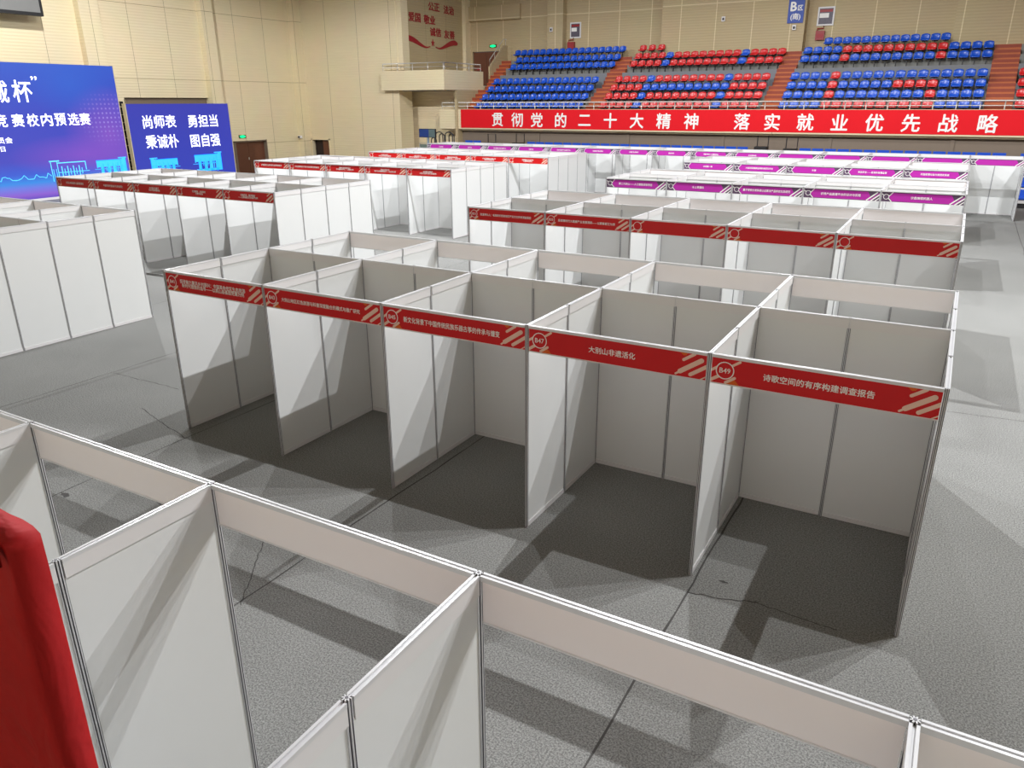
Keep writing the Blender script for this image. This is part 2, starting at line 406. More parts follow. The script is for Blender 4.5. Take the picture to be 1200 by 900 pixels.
P1 = ['掌上大别山——人工智能语音导览','水上救援队','量子密钥分发系统认证算法产品的优化及研究','农特产品直播平台的设计与实现','沙盘编程机器人']
P2 = ['水到渠一体','大型桥梁健康监测系统研究平台','水润','食品安全——检测及智慧监管','校园智慧垃圾分类回收系统']
island(0, 16.2, 5, 'purple',
    lambda i: f"white booth under purple header, {ORD[i]} from left in the nearer purple row",
    lambda i: f"white booth facing away, {ORD[i]} from left, behind the nearer purple row",
    'booths of the nearer purple block', None, P1)
island(0, 24.1, 5, 'purple',
    lambda i: f"white booth under purple header, {ORD[i]} from left in the middle purple row",
    lambda i: f"white booth facing away, {ORD[i]} from left, behind the middle purple row",
    'booths of the middle purple block', None, P2)
P3 = ['守艺传薪','水质卫士','智汇课堂“双创”教育平台','艾香四溢','绿色田园农产品直供平台','智慧医疗随访服务','云端红色讲解员','智能农机','校园“微光”心理服务站','红色影像馆']+[None]*5
for i in range(15):
    booth(-18+2*i, 31.5, -1, 'purple', f"booth under {'blank ' if i>9 else ''}purple header, {ORD[i]} from left in the longest row", 'booths of the long far purple row', None, P3[i], last=(i==14))
TL = ['赤壁楹联文化的传承\n与创新路径研究','红色资源赋能乡村振兴的\n实践路径调查研究','黄梅戏进校园的现状\n及传播路径研究——以黄冈为例','大别山红色文化\n数字化传播策略研究——以红安为例','乡村振兴视域下\n大别山区研学旅行发展研究']
TL1 = ['大别山地区留守儿童调查报告','中国传统村落保护与活化研究','乡村振兴背景下\n农村文旅发展调查','红色精神、校园思政\n与青年担当','非遗传承、数字赋能\n——以黄梅挑花的保护为例']
island(-16.24, 8.1, 5, 'red',
    lambda i: f"booth under dark red header, {ORD[i]} from left in the block before the blue screens",
    lambda i: f"booth facing away, {ORD[i]} from left, rear of the block before the blue screens",
    'booths of the left block before the blue screens', None, TL1)
island(-16.24, 16.6, 5, 'red',
    lambda i: f"white booth under two-line red header, {ORD[i]} from left in second left block" if i>1 else f"white booth under one-line red header, {ORD[i]} from left in second left block",
    lambda i: f"white booth facing away, {ORD[i]} from left, rear of the second left block",
    'booths of the second left block', None, [t.replace('\n','') if i<2 else t for i,t in enumerate(TL)])
island(-15.94, 23.7, 5, 'red',
    lambda i: f"white booth under bright red header, {ORD[i]} from left in the farthest left block",
    lambda i: f"white booth facing away, {ORD[i]} from left, rear of the farthest left block",
    'booths of the farthest left block', None, TL[::-1])
LN = ['third booth from the corner','second booth from the corner','corner booth']
island(-12.32, -.02, 3, 'red',
    lambda i: f"{LN[i]} near side of the grey-walled block at left edge",
    lambda i: f"{LN[i]} far side of the grey-walled block at left edge",
    'booths of the grey-walled block at left edge')

# ------------------------------------------------------------------ hall shell
def struct(o): o['kind'] = 'structure'; return o
def floor():
    b = MB(); b.box(-35.2,30,-6.4,48,-.2,0,0)
    rnd = random.Random(2)
    def seam(p0, p1, w, wob, n=40):
        d = Vector((p1[0]-p0[0], p1[1]-p0[1])); nn = Vector((-d.y,d.x)).normalized(); off = 0; vs = []
        for k in range(n+1):
            off = off*.75 + rnd.uniform(-wob,wob); q = Vector(p0)+d*(k/n)+nn*off; ww = w*rnd.uniform(.6,1.3)/2
            vs += [(q.x-nn.x*ww,q.y-nn.y*ww,.0015),(q.x+nn.x*ww,q.y+nn.y*ww,.0015)]
        b.add(vs, [(2*k,2*k+2,2*k+3,2*k+1) if False else (2*k,2*k+1,2*k+3,2*k+2) for k in range(n)], 1)
    for x,w in ((-15.2,.014),(-11.3,.014),(-7.4,.014),(-3.5,.016),(.28,.016),(4.17,.02),(8.07,.022),(12.05,.02),(15.9,.016)): seam((x,-6.2),(x,38),w,.012,160)
    for x0,y0,x1,y1,w in ((-3.46,1.03,-1.62,1.07,.014),(-1.4,.15,.27,-.3,.014),(8.07,-.33,8.75,-.14,.016),(8.75,-.14,9.5,-.2,.010),(10.1,6.5,12.0,6.75,.014),(3.5,-1.78,4.2,-2.75,.012),(4.17,2.7,8.0,2.72,.01),(12,12.6,16,12.7,.012),(-6,6.3,.3,6.4,.012),(.3,-1.55,2.2,-1.9,.008)):
        seam((x0,y0),(x1,y1),w,.012,24)
    # torn nicks of the carpet by the seams
    for cx,cy,r in ((7.93,-1.72,.07),(8.16,-2.95,.08),(.42,-2.25,.14),(.22,-1.6,.12),(8.35,.05,.06)):
        pts = [(cx+r*rnd.uniform(.3,1)*math.cos(2*PI*k/11), cy+r*.45*rnd.uniform(.3,1)*math.sin(2*PI*k/11), .0012) for k in range(11)]
        b.poly(pts, 1)
    return b.build('floor', [M['carpet'], M['seam']])
struct(floor())
XL = -34.8
def wall(name, m, *boxes):
    b = MB()
    for q in boxes: b.box(*q)
    return struct(b.build(name, m))
# left wall with pilasters, roller shutter bay, door bay
wall('wall_left', M['wall_left'], (XL-.35,XL,-6.4,23.9,0,16.5), (XL-.35,XL,23.9,30.1,5.12,16.5), (XL-.35,XL,30.1,31.7,0,16.5), (XL-.35,XL,31.7,34.75,2.26,16.5), (XL-.35,XL,34.75,38.9,0,16.5),
     (XL-.01,XL+.45,21.75,22.95,0,16.5),(XL,XL+.45,30.05,30.95,0,16.5),(XL,XL+.45,38.05,38.9,0,16.5))
struct(MB().box(XL-.32,XL-.2,23.9,30.1,0,5.12).build('door_1', M['taupe']))
d = MB()
for y0,y1 in ((31.95,33.2),(33.22,34.7)): d.box(XL-.3,XL-.24,y0,y1,0,2.2)
dr = struct(d.build('door_2', M['door']))
MB().box(XL-.24,XL-.2,33.12,33.18,.95,1.12).build('door_handle', M['steel'], dr)
MB().box(XL-.3,XL+.03,31.7,31.92,0,2.26).box(XL-.3,XL+.03,34.72,34.78,0,2.3).box(XL-.3,XL+.03,31.7,34.75,2.2,2.28).build('door_frame', M['taupe'], dr)
wall('wall_end', M['wall_end'], (XL,-34.3,38.9,39.3,0,16.5), (-34.3,-32.45,38.9,39.3,2.12,16.5), (-32.45,-25.6,38.9,39.3,0,16.5))
d = MB(); d.box(-34.25,-33.35,39.22,39.28,0,2.1,1).box(-33.35,-32.5,39.1,39.16,0,2.1,0); struct(d.build('door_3', [M['door'],M['doorshade']]))  # dark sheet in the open doorway, its colour painting the shade behind
wall('trim_1', M['wall_plain'], (-34.3,-34.22,38.84,39.1,0,2.2),(-32.53,-32.45,38.84,39.1,0,2.2),(-34.3,-32.45,38.84,39.1,2.12,2.2))
wall('wall_slogan', M['wall_side'], (-26,-25.4,39.3,47.6,5.7,16.5))
wall('trim_2', M['wall_plain'], (-25.6,-25.15,38.95,39.7,5.7,16.5), (-25.4,-25.1,46.9,47.6,5.7,16.5), (-26.5,-25.6,39.3,40.4,0,5.56))
wall('wall_undercroft', M['wall_plain'], (-32,-21.6,41.2,41.5,0,5.56))
# balcony
b = MB(); b.box(-26.75,-21.4,38.4,38.6,5.58,6.84).box(-21.6,-21.4,38.6,43.4,5.58,6.84).box(-26.75,-26.55,38.6,38.88,5.58,6.84).box(-26.54,-21.62,38.62,47.58,5.6,5.9); struct(b.build('wall_balcony', M['wall_plain']))
# stand side wall below the balcony with a stepped top (steps rise to the back)
YR = [40.6,41.4,42.2,43.0,44.8,45.6,46.4]; ZT = [4.05,4.56,5.08,5.6,6.6,7.1,7.64]
wall('wall_stand_side', M['wall_side'], (-21.6,-21.4,39.9,44.4,0,5.57))
# tiers
prof = [(40.05,0),(47.6,0),(47.6,ZT[6])]
pts = [(40.2,ZT[0])]
tier = MB(); x0, x1 = -21.4, 24
ylim = [40.2,41.05,41.85,42.65,44.35,45.2,46.0,47.6]
for k in range(7): tier.box(x0,x1,ylim[k],ylim[k+1],3.2,ZT[k],1 if k==3 else 0)
tier.box(x0,x1,44.343,44.36,5.6,6.59,1)
struct(tier.build('floor_stand', [M['tier'],M['tierblue']]))
# stepped orange aisles
for nm,(xa,xb) in zip(('trim_3','trim_4','trim_5','trim_6'),((-21.38,-20.55),(-12.15,-11.05),(-1.02,.02),(10.2,11.45))):
    s = MB()
    for k in range(7):
        za = ZT[k]; zb = ZT[k+1] if k<6 else ZT[6]
        s.box(xa,xb,ylim[k]-.012,ylim[k+1]-.012,za-.9,za+.012); s.box(xa,xb,ylim[k]-.02,ylim[k]-.0121,za-.16,za-.0,1)
        if k == 3:
            for q in range(1,4): s.box(xa,xb,43.35+.25*q,44.32,za,za+.25*q); s.box(xa,xb,43.342+.25*q,43.3499+.25*q,za+.25*q-.15,za+.25*q-.01,1)
        elif k<6: s.box(xa,xb,ylim[k+1]-.36,ylim[k+1]-.021,za,za+(zb-za)/2); s.box(xa,xb,ylim[k+1]-.368,ylim[k+1]-.3601,za+(zb-za)/2-.16,za+(zb-za)/2-.01,1)
    struct(s.build(nm, [M['step'], M['riser']]))
wall('wall_parapet', M['wall_plain'], (-22.98,24,40,40.2,3.03,4.34), (-22.98,24,40.2,42,2.93,3.03))
wall('wall_understand', M['underwall'], (-21.4,24,40.5,40.7,0,2.92), (-15.4,-15.2,40.44,40.5,0,2.92), (-9,-8.8,40.44,40.5,0,2.92), (-3,-2.8,40.44,40.5,0,2.92), (3,3.2,40.44,40.5,0,2.92), (9,9.2,40.44,40.5,0,2.92))
wall('wall_back', M['wall_back'], (-25.4,-24.95,47.6,48,5.5,16.5),(-24.95,-22.55,47.6,48,8.46,16.5),(-22.55,24,47.6,48,5.5,16.5), (-18.1,-16.85,47.0,47.6,7.64,16.5), (-9.35,-.15,46.75,47.6,7.64,16.5), (8.0,24,46.75,47.6,7.64,16.5), (-25.4,-20.6,47.35,47.6,10.6,11.6))
d = MB(); d.box(-24.9,-23.75,47.7,47.76,6,8.42).box(-23.73,-22.6,47.7,47.76,6,8.42); dr = struct(d.build('door_4', M['door']))
for xx in (-24.4,-23.2): MB().box(xx-.2,xx+.2,47.66,47.7,7.15,7.3).build('door_plate', M['redsign'], dr)
# sloped stair wall beside the door
b = MB(); b.prism([(44.3,5.6),(46.9,7.65),(46.9,8.75),(46.4,8.75),(44.3,7.2)], -21.5,-21.38, 0); struct(b.build('wall_stair', M['wall_side']))
wall('wall_right', M['wall_side'], (30,30.3,-12,48,0,16.5)); wall('wall_near', M['tier'], (-20,30,-6.75,-6.5,0,3.3)); wall('floor_near_stand', M['tier'], (-20,30,-12,-6.75,2.9,3.05))
wall('wall_front', M['wall_plain'], (-35.2,30.3,-12.3,-12,0,16.5)); wall('ceiling', M['tier'], (-35.2,30.3,-12.3,48,16.5,16.8))

# ------------------------------------------------------------------ stand fittings
def guard_rail(name, label, p0, p1, z0, z1, step, z_mid=None):
    r = empty(name, (p0[0],p0[1],z0)); tag(r, label, 'railing')
    d = Vector((p1[0]-p0[0],p1[1]-p0[1],0)); n = max(1,round(d.length/step))
    b = MB(); b.tube([(0,0,z1-z0),(d.x,d.y,z1-z0)], .035); b.build('top_tube', M['steel'], r)
    b = MB(); b.tube([(0,0,(z1-z0)*.45),(d.x,d.y,(z1-z0)*.45)], .022); b.build('middle_tube', M['steel'], r)
    me = MB().tube([(0,0,0),(0,0,z1-z0)], .028).mesh('rail_post', M['steel'])
    for k in range(n+1):
        q = d*(k/n); put('rail_post', me, r, (q.x,q.y,0))
    return r
guard_rail('guard_rail','long steel railing along the top of the red slogan banner',(-22.8,40.1),(23.8,40.1),4.34,4.76,1.06)
guard_rail('guard_rail','short steel railing along the front of the cream balcony',(-26.6,38.5),(-21.5,38.5),6.84,7.3,1.15)
guard_rail('guard_rail','short steel railing along the shaded right side of the cream balcony',(-21.5,38.62),(-21.5,43.2),6.84,7.3,1.5)
r = empty('stair_handrail', (-21.44,44.4,7.2)); tag(r,'sloping steel handrail on the stair wall beside the upper brown door','handrail')
MB().tube([(0,0,.0),(0,0,.5),(0,2.0,1.97),(0,2.4,1.97)], .03).build('top_tube', M['steel'], r)
for yy,z0,z1 in ((.7,.5,1.0),(1.4,1.05,1.5),(2.3,1.56,1.95)): MB().tube([(0,yy,z0),(0,yy,z1)], .02).build('rail_post', M['steel'], r)

# slogan banner
r = empty('hanging_slogan_banner', (0,39.985,3.72)); tag(r,'long red banner with white Chinese slogan hung along the stand parapet','banner')
b = MB(); nx = 120; xs = [-21.17+(23.9+21.17)*k/nx for k in range(nx+1)]; vs = []
for k,x in enumerate(xs):
    wv = .006*math.sin(x*2.1)
    vs += [(x,-.012+wv,-.60),(x,-.012-wv,.60),(x,.004,.60),(x,.004,-.60)]
fs = []
for k in range(nx):
    a = 4*k; fs += [(a,a+4,a+5,a+1),(a+1,a+5,a+6,a+2),(a+2,a+6,a+7,a+3),(a+3,a+7,a+4,a)]
fs += [(0,1,2,3),(4*nx+3,4*nx+2,4*nx+1,4*nx)]
b.add(vs,fs); b.build('banner_cloth', M['banner'], r)
chars = '贯彻党的二十大精神落实就业优先战略'
centers = (-18.19,-16.66,-15.17,-13.41,-11.71,-9.94,-8.18,-6.46,-4.74,-1.74,-.04,1.76,3.54,5.28,7.04,8.77,10.52)
for c,x in zip(chars,centers):
    put('lettering', text_mesh(c,.94,M['white'],.02), r, (x,-.022,-.05), FRONT)

# seats of the stand
def seat_mesh(m):
    prof = [(-.21,.395),(-.20,.425),(-.14,.432),(-.02,.415),(.09,.412),(.15,.44),(.19,.53),(.215,.65),(.225,.75),(.24,.77)]
    b = MB(); nu = 9; th = .018; top = []; bot = []
    for i,(y,z) in enumerate(prof):
        for j in range(nu):
            t = -1+2*j/(nu-1); hw = .245 - (.05*max(0,(i-6)/3)**2) - (.02 if i==0 else 0)
            zz = z + (.035*t*t if 1<=i<=5 else 0) - (.05*t*t*max(0,(i-6)/3)); yy = y - (.045*t*t if i>=5 else 0) + (.02*t*t if i==0 else 0)
            top.append((t*hw,yy,zz))
    n = len(prof)
    for i,(y,z) in enumerate(prof):
        k = .0 if i<5 else 1.0
        for j in range(nu):
            x,yy,zz = top[i*nu+j]; bot.append((x*.97, yy+th*k, zz-th*(1-k)-(.004)))
    fs = []
    for i in range(n-1):
        for j in range(nu-1):
            a = i*nu+j; fs.append((a,a+1,a+nu+1,a+nu)); o = n*nu; fs.append((o+a,o+a+nu,o+a+nu+1,o+a+1))
    o = n*nu
    for j in range(nu-1): fs.append((j,o+j,o+j+1,j+1)); e=(n-1)*nu; fs.append((e+j,e+j+1,o+e+j+1,o+e+j))
    for i in range(n-1): a=i*nu; fs.append((a,a+nu,o+a+nu,o+a)); a=i*nu+nu-1; fs.append((a,o+a,o+a+nu,a+nu))
    b.add(top+bot, fs, 0, True)
    b.box(-.16,.16,-.05,.10,.33,.40,1)                 # dark carrier
    b.box(-.022,.022,.02,.16,0.002,.34,1)               # pedestal
    return b.mesh('stadium_seat', [m, M['dark']])
SEAT = {'B':seat_mesh(M['seatblue']), 'R':seat_mesh(M['seatred'])}
def pat(n, reds): return ''.join('R' if i in reds else 'B' for i in range(n))
allred = lambda n, blues: ''.join('B' if i in blues else 'R' for i in range(n))
mid = set(range(4,14))
rows = {
 'left': [pat(15,())]*4,
 'middle': [allred(18,(4,13)), allred(18,(4,13)), allred(18,mid), allred(18,(4,13)), allred(18,(4,13)), allred(18,(4,13)), 'RRR'],
 'right': [pat(18,mid), pat(18,(4,13)), pat(18,(4,10,11,12,13)), pat(18,(4,)), pat(18,(4,13)), pat(18,mid), 'B'*13],
 'far right': ['RR']*4 }
ext = {'left':[(-20.15,-12.48)]*4, 'middle':[(-10.78,-1.35)]*4+[(-10.5,-1.12)]*2+[(-10.5,-9.2)], 'right':[(.32,9.86)]*4+[(.42,9.9)]*2+[(1.41,7.7)], 'far right':[(11.75,12.3)]*4}
for blk, rr in rows.items():
    for k, pt in enumerate(rr):
        xa, xb = ext[blk][k]; n = len(pt); cnt = {'B':0,'R':0}; tot = {c:pt.count(c) for c in 'BR'}
        for i, c in enumerate(pt):
            x = xa+(xb-xa)*i/max(1,n-1)
            cn = 'blue' if c=='B' else 'red'
            s = put(cn+'_stadium_seat', SEAT[c], None, (x, YR[k]+.05, ZT[k]))
            odd = ' single' if tot[c]==1 else ''
            tag(s, f"{cn} plastic seat, {ORD[i]} from left in {ORD[k]} row from rail, {blk} seating block", 'seat', f"{cn} seats in the {ORD[k]} row of the {blk} block")
# upper rows of the left block: seats beyond the three hundred that show largest
b = MB(); sv = [tuple(v.co) for v in SEAT['B'].vertices]; sf = [tuple(p.vertices) for p in SEAT['B'].polygons]; si = [p.material_index for p in SEAT['B'].polygons]
for k,(xa,xb,n) in zip((4,5,6),((-19.8,-12.1,15),(-19.75,-12.05,15),(-20.3,-12.0,17))):
    for i in range(n):
        x = xa+(xb-xa)*i/(n-1); base = len(b.v)
        b.v += [(x+v[0],YR[k]+.05+v[1],ZT[k]+v[2]) for v in sv]
        for f,mi in zip(sf,si): b.f.append([base+q for q in f]); b.m.append(mi); b.sm.append(mi==0)
tag(b.build('blue_stadium_seats', [M['seatblue'],M['dark']]), 'blue plastic seats filling the upper three rows of the left seating block', 'seats', kind='stuff')

# folded-out bleachers under the stand
def bleacher(x0, x1, label, full=False):
    r = empty('retractable_bleacher', (x0,38.5,0)); tag(r, label, 'bleacher', 'retractable bleachers under the stand')
    n = int((x1-x0)/.66); L = x1-x0
    b = MB(); rowsz = [(36.4,.35),(37.2,.85),(38.0,1.35),(38.8,1.85)]
    for y,z in rowsz: b.box(0,L,y-38.5,y-38.5+.8,z-.12,z,0).box(.02,L-.02,y-38.5+.1,y-38.5+.76,.02,z-.12,1)
    b.build('step_frame', [M['rail'] if full else M['dark'], M['dark']], r)
    me = (lambda q: q.box(.03,.61,-.18,.2,.04,.10).box(.03,.61,.2,.26,.05,.46).box(.2,.44,-.1,.1,0,.05,1))(MB()).mesh('bleacher_seat', [M['seatblue'], M['dark']])
    for (y,z) in (rowsz if full else rowsz[-1:]):
        for i in range(n): put('bleacher_seat', me, r, (i*.66, y-38.5+.4, z))
    return r
bleacher(-20.5,-18.9,'short stretch of blue bleacher seats near the corner under the banner')
bleacher(-15.6,-.7,'long stretch of blue bleacher seats under the left part of the banner')
bleacher(1.7,11.9,'stretch of blue bleacher seats under the right part of the banner')
bleacher(12.14,18.5,'white stepped bleacher with blue seats at right frame edge beyond the last far booth', True)

# dark equipment between the bleachers
def folded_cart(x, y, label, h):
    r = empty('folded_trolley', (x,y,0)); tag(r, label, 'trolley', 'dark trolleys parked under the stand')
    MB().box(-.35,.35,-.25,.25,.12,h*.8).build('body', M['black'], r)
    MB().tube([(-.3,.27,.2),(-.3,.27,h),(.3,.27,h),(.3,.27,.2)], .03).build('handle', M['dark'], r)
    for sx in (-.25,.25):
        for sy in (-.15,.15): MB().tube([(sx-.02,sy,.06),(sx+.02,sy,.06)], .06, 12).build('wheel', M['black'], r)
folded_cart(-18.35,39.2,'dark folded trolley left in the first gap between the blue bleachers',2.75)
folded_cart(-16.2,39.3,'dark folded trolley right in the first gap between the blue bleachers',2.8)
folded_cart(-.35,39.3,'dark folded trolley left in the gap under the middle of the banner',2.95)
folded_cart(1.25,39.3,'dark folded trolley right in the gap under the middle of the banner',2.85)

# loop racks at the far left corner under the parapet
for k,(x,h) in enumerate(((-20.5,2.75),(-19.85,3.0),(-19.1,3.0))):
    r = empty('tubular_rack', (x,35.4,0)); tag(r, ['low dark tubular rack, leftmost of the three before the parapet end','tall dark tubular rack, middle of the three before the parapet end','tall dark tubular rack, rightmost of the three before the parapet end'][k], 'rack', 'tubular racks before the parapet end')
    def hoop(x0,x1,zt,y):
        pts = [(x0,y,0),(x0,y,zt-.18)]+[(x0+(x1-x0)*(.5-.5*math.cos(PI*q/8)), y, zt-.18+.18*math.sin(PI*q/8)) for q in range(1,8)]+[(x1,y,zt-.18),(x1,y,0)]
        return MB().tube(pts,.035)
    hoop(-.28,.28,h,0).build('outer_hoop', M['dark'], r); hoop(-.2,.2,h-.12,.3).build('inner_hoop', M['dark'], r)
    MB().tube([(-.28,0,.25),(.28,0,.25)],.03).tube([(-.2,.3,.25),(.2,.3,.25)],.03).tube([(0,0,.25),(0,.3,.25)],.03).build('foot_bar', M['dark'], r)
# glass topped cart
r = empty('glass_cart', (-20.4,34.9,0)); tag(r, 'low cart with greenish glass panel beside the screen on a pole', 'cart')
MB().box(-.6,.6,-.02,.02,1.75,2.25).build('glass_panel', M['grass'], r)
MB().tube([(-.65,0,0),(-.65,0,2.32),(.65,0,2.32),(.65,0,0)],.035).build('frame', M['steel'], r)
MB().box(-.65,.65,-.3,.3,.3,.36).build('shelf', M['steel'], r)
# screen on a pole
r = empty('display_screen', (-19.6,32.6+1.2,0)); tag(r, 'dark blue screen on a pale pole stand before the cream wall', 'screen')
MB().box(-.62,.62,-.06,.06,2.72,3.24).build('casing', M['black'], r)
MB().box(-.59,.12,-.066,-.061,2.75,3.21).box(.12,.59,-.066,-.061,2.75,3.21,1).build('display', [mat('screen_navy',srgb(30,52,104),.3,emit=srgb(28,52,108),es=.12,noise=(5,.2)), mat('screen_grey',srgb(84,100,96),.3,noise=(5,.1))], r)
MB().tube([(0,.02,.1),(0,.02,2.74)],.07,12).build('pole', mat('pole_pale',srgb(170,190,205),.4,noise=(5,.05)), r)
MB().prism([(.5*math.cos(2*PI*k/20),.4*math.sin(2*PI*k/20)) for k in range(20)],0,.1).build('base', M['dark'], r)

# posters, cabinets, sign, wall boxes
def poster(x, z0, z1, w, y, label):
    r = empty('framed_poster', (x,y,z0)); tag(r, label, 'poster', 'framed posters above the seats')
    h = z1-z0; MB().box(-w/2,w/2,-.05,0,0,h).build('frame', M['rail'], r)
    MB().box(-w/2+.09,w/2-.09,-.056,-.051,.09,h-.09).build('print', M['photo'], r)
    MB().box(-w/2+.12,w/2-.12,-.060,-.057,h*.72,h*.86).build('print_title', M['hydrant'], r)
    MB().box(-w/2+.12,w/2-.32,-.060,-.057,h*.42,h*.66).build('print_text', M['white'], r)
poster(-16.1,9.1,10.14,.86,47.59,'white framed poster on the wall above the blue left seating block')
poster(.9,9.14,10.2,.98,47.59,'white framed poster on the wall right of the blue hanging sign')
def hydrant(x, label):
    r = empty('fire_hose_cabinet', (x,47.5,8.33)); tag(r, label, 'cabinet', 'fire hose cabinets below the posters')
    MB().box(-.26,.26,-.14,.1,0,.52).build('body', M['hydrant'], r)
    MB().box(-.18,.18,-.146,-.141,.12,.34).build('door_window', M['redsign'], r)
    MB().tube([(-.2,-.02,.52),(-.2,-.02,.66),(.16,-.02,.66),(.16,-.02,.8)],.035).build('pipe', M['hydrant'], r)
hydrant(-16.38,'dark red fire cabinet below the left framed poster'); hydrant(.7,'dark red fire cabinet below the framed poster right of the blue sign')
r = empty('section_sign', (-.74,46.72,9.3)); tag(r, 'blue hanging sign with white letter B on the cream wall', 'sign')
MB().box(-.47,.47,-.03,.02,0,1.5).build('board', M['signblue'], r)
put('lettering', text_mesh('B',.72,M['white'],.03), r, (-.16,-.036,.93), FRONT); put('lettering', text_mesh('区',.34,M['white'],.02), r, (.24,-.036,.84), FRONT)
put('lettering', text_mesh('(南)',.38,M['white'],.02), r, (0,-.036,.34), FRONT)
for x,y,z,lab in ((-17.75,46.98,9.7,'small white box on the pilaster left of the left poster'),(-5.2,46.73,9.75,'small white box on the cream wall above the red middle seats'),(-.75,46.73,9.05,'small white box just under the blue hanging sign'),(10.4,46.73,10.2,'small white box on the wall at the upper right')):
    r = tag(MB().box(-.11,.11,-.08,.0,-.14,.14).box(-.06,.06,-.10,-.08,-.08,.06,1).build('wall_box', [M['rail'],M['dark']]), lab, 'box', 'small white wall boxes'); r.location = (x,y,z)
for x,y,z,f,lab in ((XL,32.55,2.57,'x','green lit exit sign above the brown double door on the left wall'),(-23.05,47.59,8.82,'y','green lit exit sign above the upper brown door by the balcony')):
    r = empty('exit_sign', (x,y,z), PI/2 if f=='x' else 0); tag(r, lab, 'sign', 'green exit signs')
    MB().box(-.3,.3,-.06,0,-.1,.1).build('casing', M['dark'], r)
    MB().prism([(.26*math.cos(2*PI*k/20)*1.0,.085*math.sin(2*PI*k/20)) for k in range(20)],-.001,.001,2).build('face', M['exit'], r).location = (0,-.064,0)
    r.children[-1].rotation_euler = FRONT
r = tag(MB().box(-.12,.12,-.2,0,-.1,.1).box(-.07,.07,-.26,-.2,-.05,.05,1).build('wall_camera', [M['rail'],M['dark']]), 'small white camera on the corner pilaster left of the open door', 'camera'); r.location = (-34.55,38.04,2.35)

# slogan on the shaded side wall
r = empty('wall_slogan_emblem', (-25.39,42.9,8.9)); tag(r, 'dark red raised wall characters over a red ribbon with a star', 'wall lettering')
def sl(t, y, z, w, hgt):
    me = text_mesh(t,1.0,M['redsign'],.02,.01); o = put('lettering', me, r, (.012,y-42.9,z-8.9), RIGHT); o.scale = (w/me['w'], hgt/me['h'], 1)
sl('公正',43.2,11.26,1.4,.58); sl('法治',45.1,11.2,1.35,.58); sl('爱国',40.8,10.4,1.4,.6); sl('敬业',42.6,10.36,1.4,.6); sl('诚信',43.3,9.6,1.4,.58); sl('友善',45.1,9.55,1.4,.58)
def ribbon(s):
    b = MB(); n = 16; vs = []
    for k in range(n+1):
        t = k/n; y = s*(.35+ (3.0 if s<0 else 2.9)*t)
        q = max(0,min(1,(t-.08)/.8)); z = -.40+.52*(3*q*q-2*q*q*q)+.10*max(0,.16-t)/.16-.05*max(0,t-.85)/.15; w = .03+.15*math.sin(PI*min(1,t*.62+.02))**2
        if t>.92: w *= 1-(t-.92)*7
        vs += [(.0,y,z-w),(.0,y,z+w),(.03,y,z-w),(.03,y,z+w)]
    fs = []
    for k in range(n):
        a = 4*k; fs += [(a+2,a+6,a+7,a+3),(a,a+1,a+5,a+4),(a+1,a+3,a+7,a+5),(a,a+4,a+6,a+2)]
    b.add(vs,fs+[(0,2,3,1),(4*n,4*n+1,4*n+3,4*n+2)]); b.build('ribbon', M['redsign'], r)
ribbon(-1); ribbon(1)
b = MB(); b.prism([((.24 if k%2==0 else .1)*math.cos(PI/2+PI*k/5),(.26 if k%2==0 else .105)*math.sin(PI/2+PI*k/5)-.05) for k in range(10)],0,.03,0); b.build('star', M['redsign'], r)

# ------------------------------------------------------------------ LED walls
XS = -32.0
r = empty('led_wall', (XS,15.5,0)); tag(r, 'huge glowing blue screen cut by left frame edge with white Chinese title', 'screen')
MB().box(-.28,-.02,-6.5,6.07,.12,6.72).build('cabinet', M['black'], r)
MB().box(-.02,0,-6.5,6.07,.12,6.72).build('display', M['led'], r)
MB().box(-.3,.02,-6.5,6.07,.0,.12).build('plinth', M['rail'], r)
MB().box(-.29,.012,6.07,6.11,.12,6.74).build('edge_trim', M['ledcream'], r)
def led_text(par, t, y, z, w, hgt, m='ledwhite', bold=.012):
    me = text_mesh(t,1.0,M[m],bold); o = put('lettering', me, par, (.006,y,z), RIGHT); o.scale = (w/me['w'], hgt/me['h'], 1); return o
led_text(r,'杯',16.4-15.5,5.38,.98,1.05); led_text(r,'诚',15.2-15.5,5.35,1.0,1.05); led_text(r,'”',17.1-15.5,6.0,.32,.2)
for c,y in zip('竞赛校内预选赛',(-.45,.38,1.12,1.84,2.56,3.28,3.92)): led_text(r,c,y+.0,4.0,.60,.62,'ledwhite',.016)
led_text(r,'委员会',14.85-15.5,3.07,1.1,.3); led_text(r,'日',14.85-15.5,2.66,.22,.24)
def led_building(par, y, z, s, flip, filled):
    m = M['ledcyan'] if filled else M['ledcyan2']; b = MB(); x=.008
    def q(a,b_,c,d_): 
        pts = [(x,y+s*(-p[0] if flip else p[0]),z+s*p[1]) for p in ((a,c),(b_,c),(b_,d_),(a,d_))]
        b.poly(pts if not flip else pts[::-1])
    if filled:                                        # solid gate house with windows left dark
        q(0,.25,0,1.0); q(.25,1.9,.55,.95); 
        for k in range(4): q(.25+.42*k,.45+.42*k,.0,.55)
        q(.25,1.9,0,.12)
    q(-.06,.5,1.0,1.06); q(0,.04,0,1); q(.34,.38,-.05,1); q(.1,.28,.1,.13); q(.1,.13,.1,.62); q(.25,.28,.1,.62); q(.38,1.95,.90,.95); q(1.9,1.95,.5,.95); q(.38,2.1,.42,.45)
    for k in range(4): q(.55+.32*k,.60+.32*k,.1,.75); q(.70+.32*k,.74+.32*k,.3,.62); q(.56+.32*k,.72+.32*k,.1,.13)
    b.build('building_drawing', m, par)
led_building(r,17.05-15.5,.9,1.0,False,False); led_building(r,21.4-15.5,.95,.92,True,True)
b = MB(); rnd = random.Random(7); py, pz = -1.2, 1.15
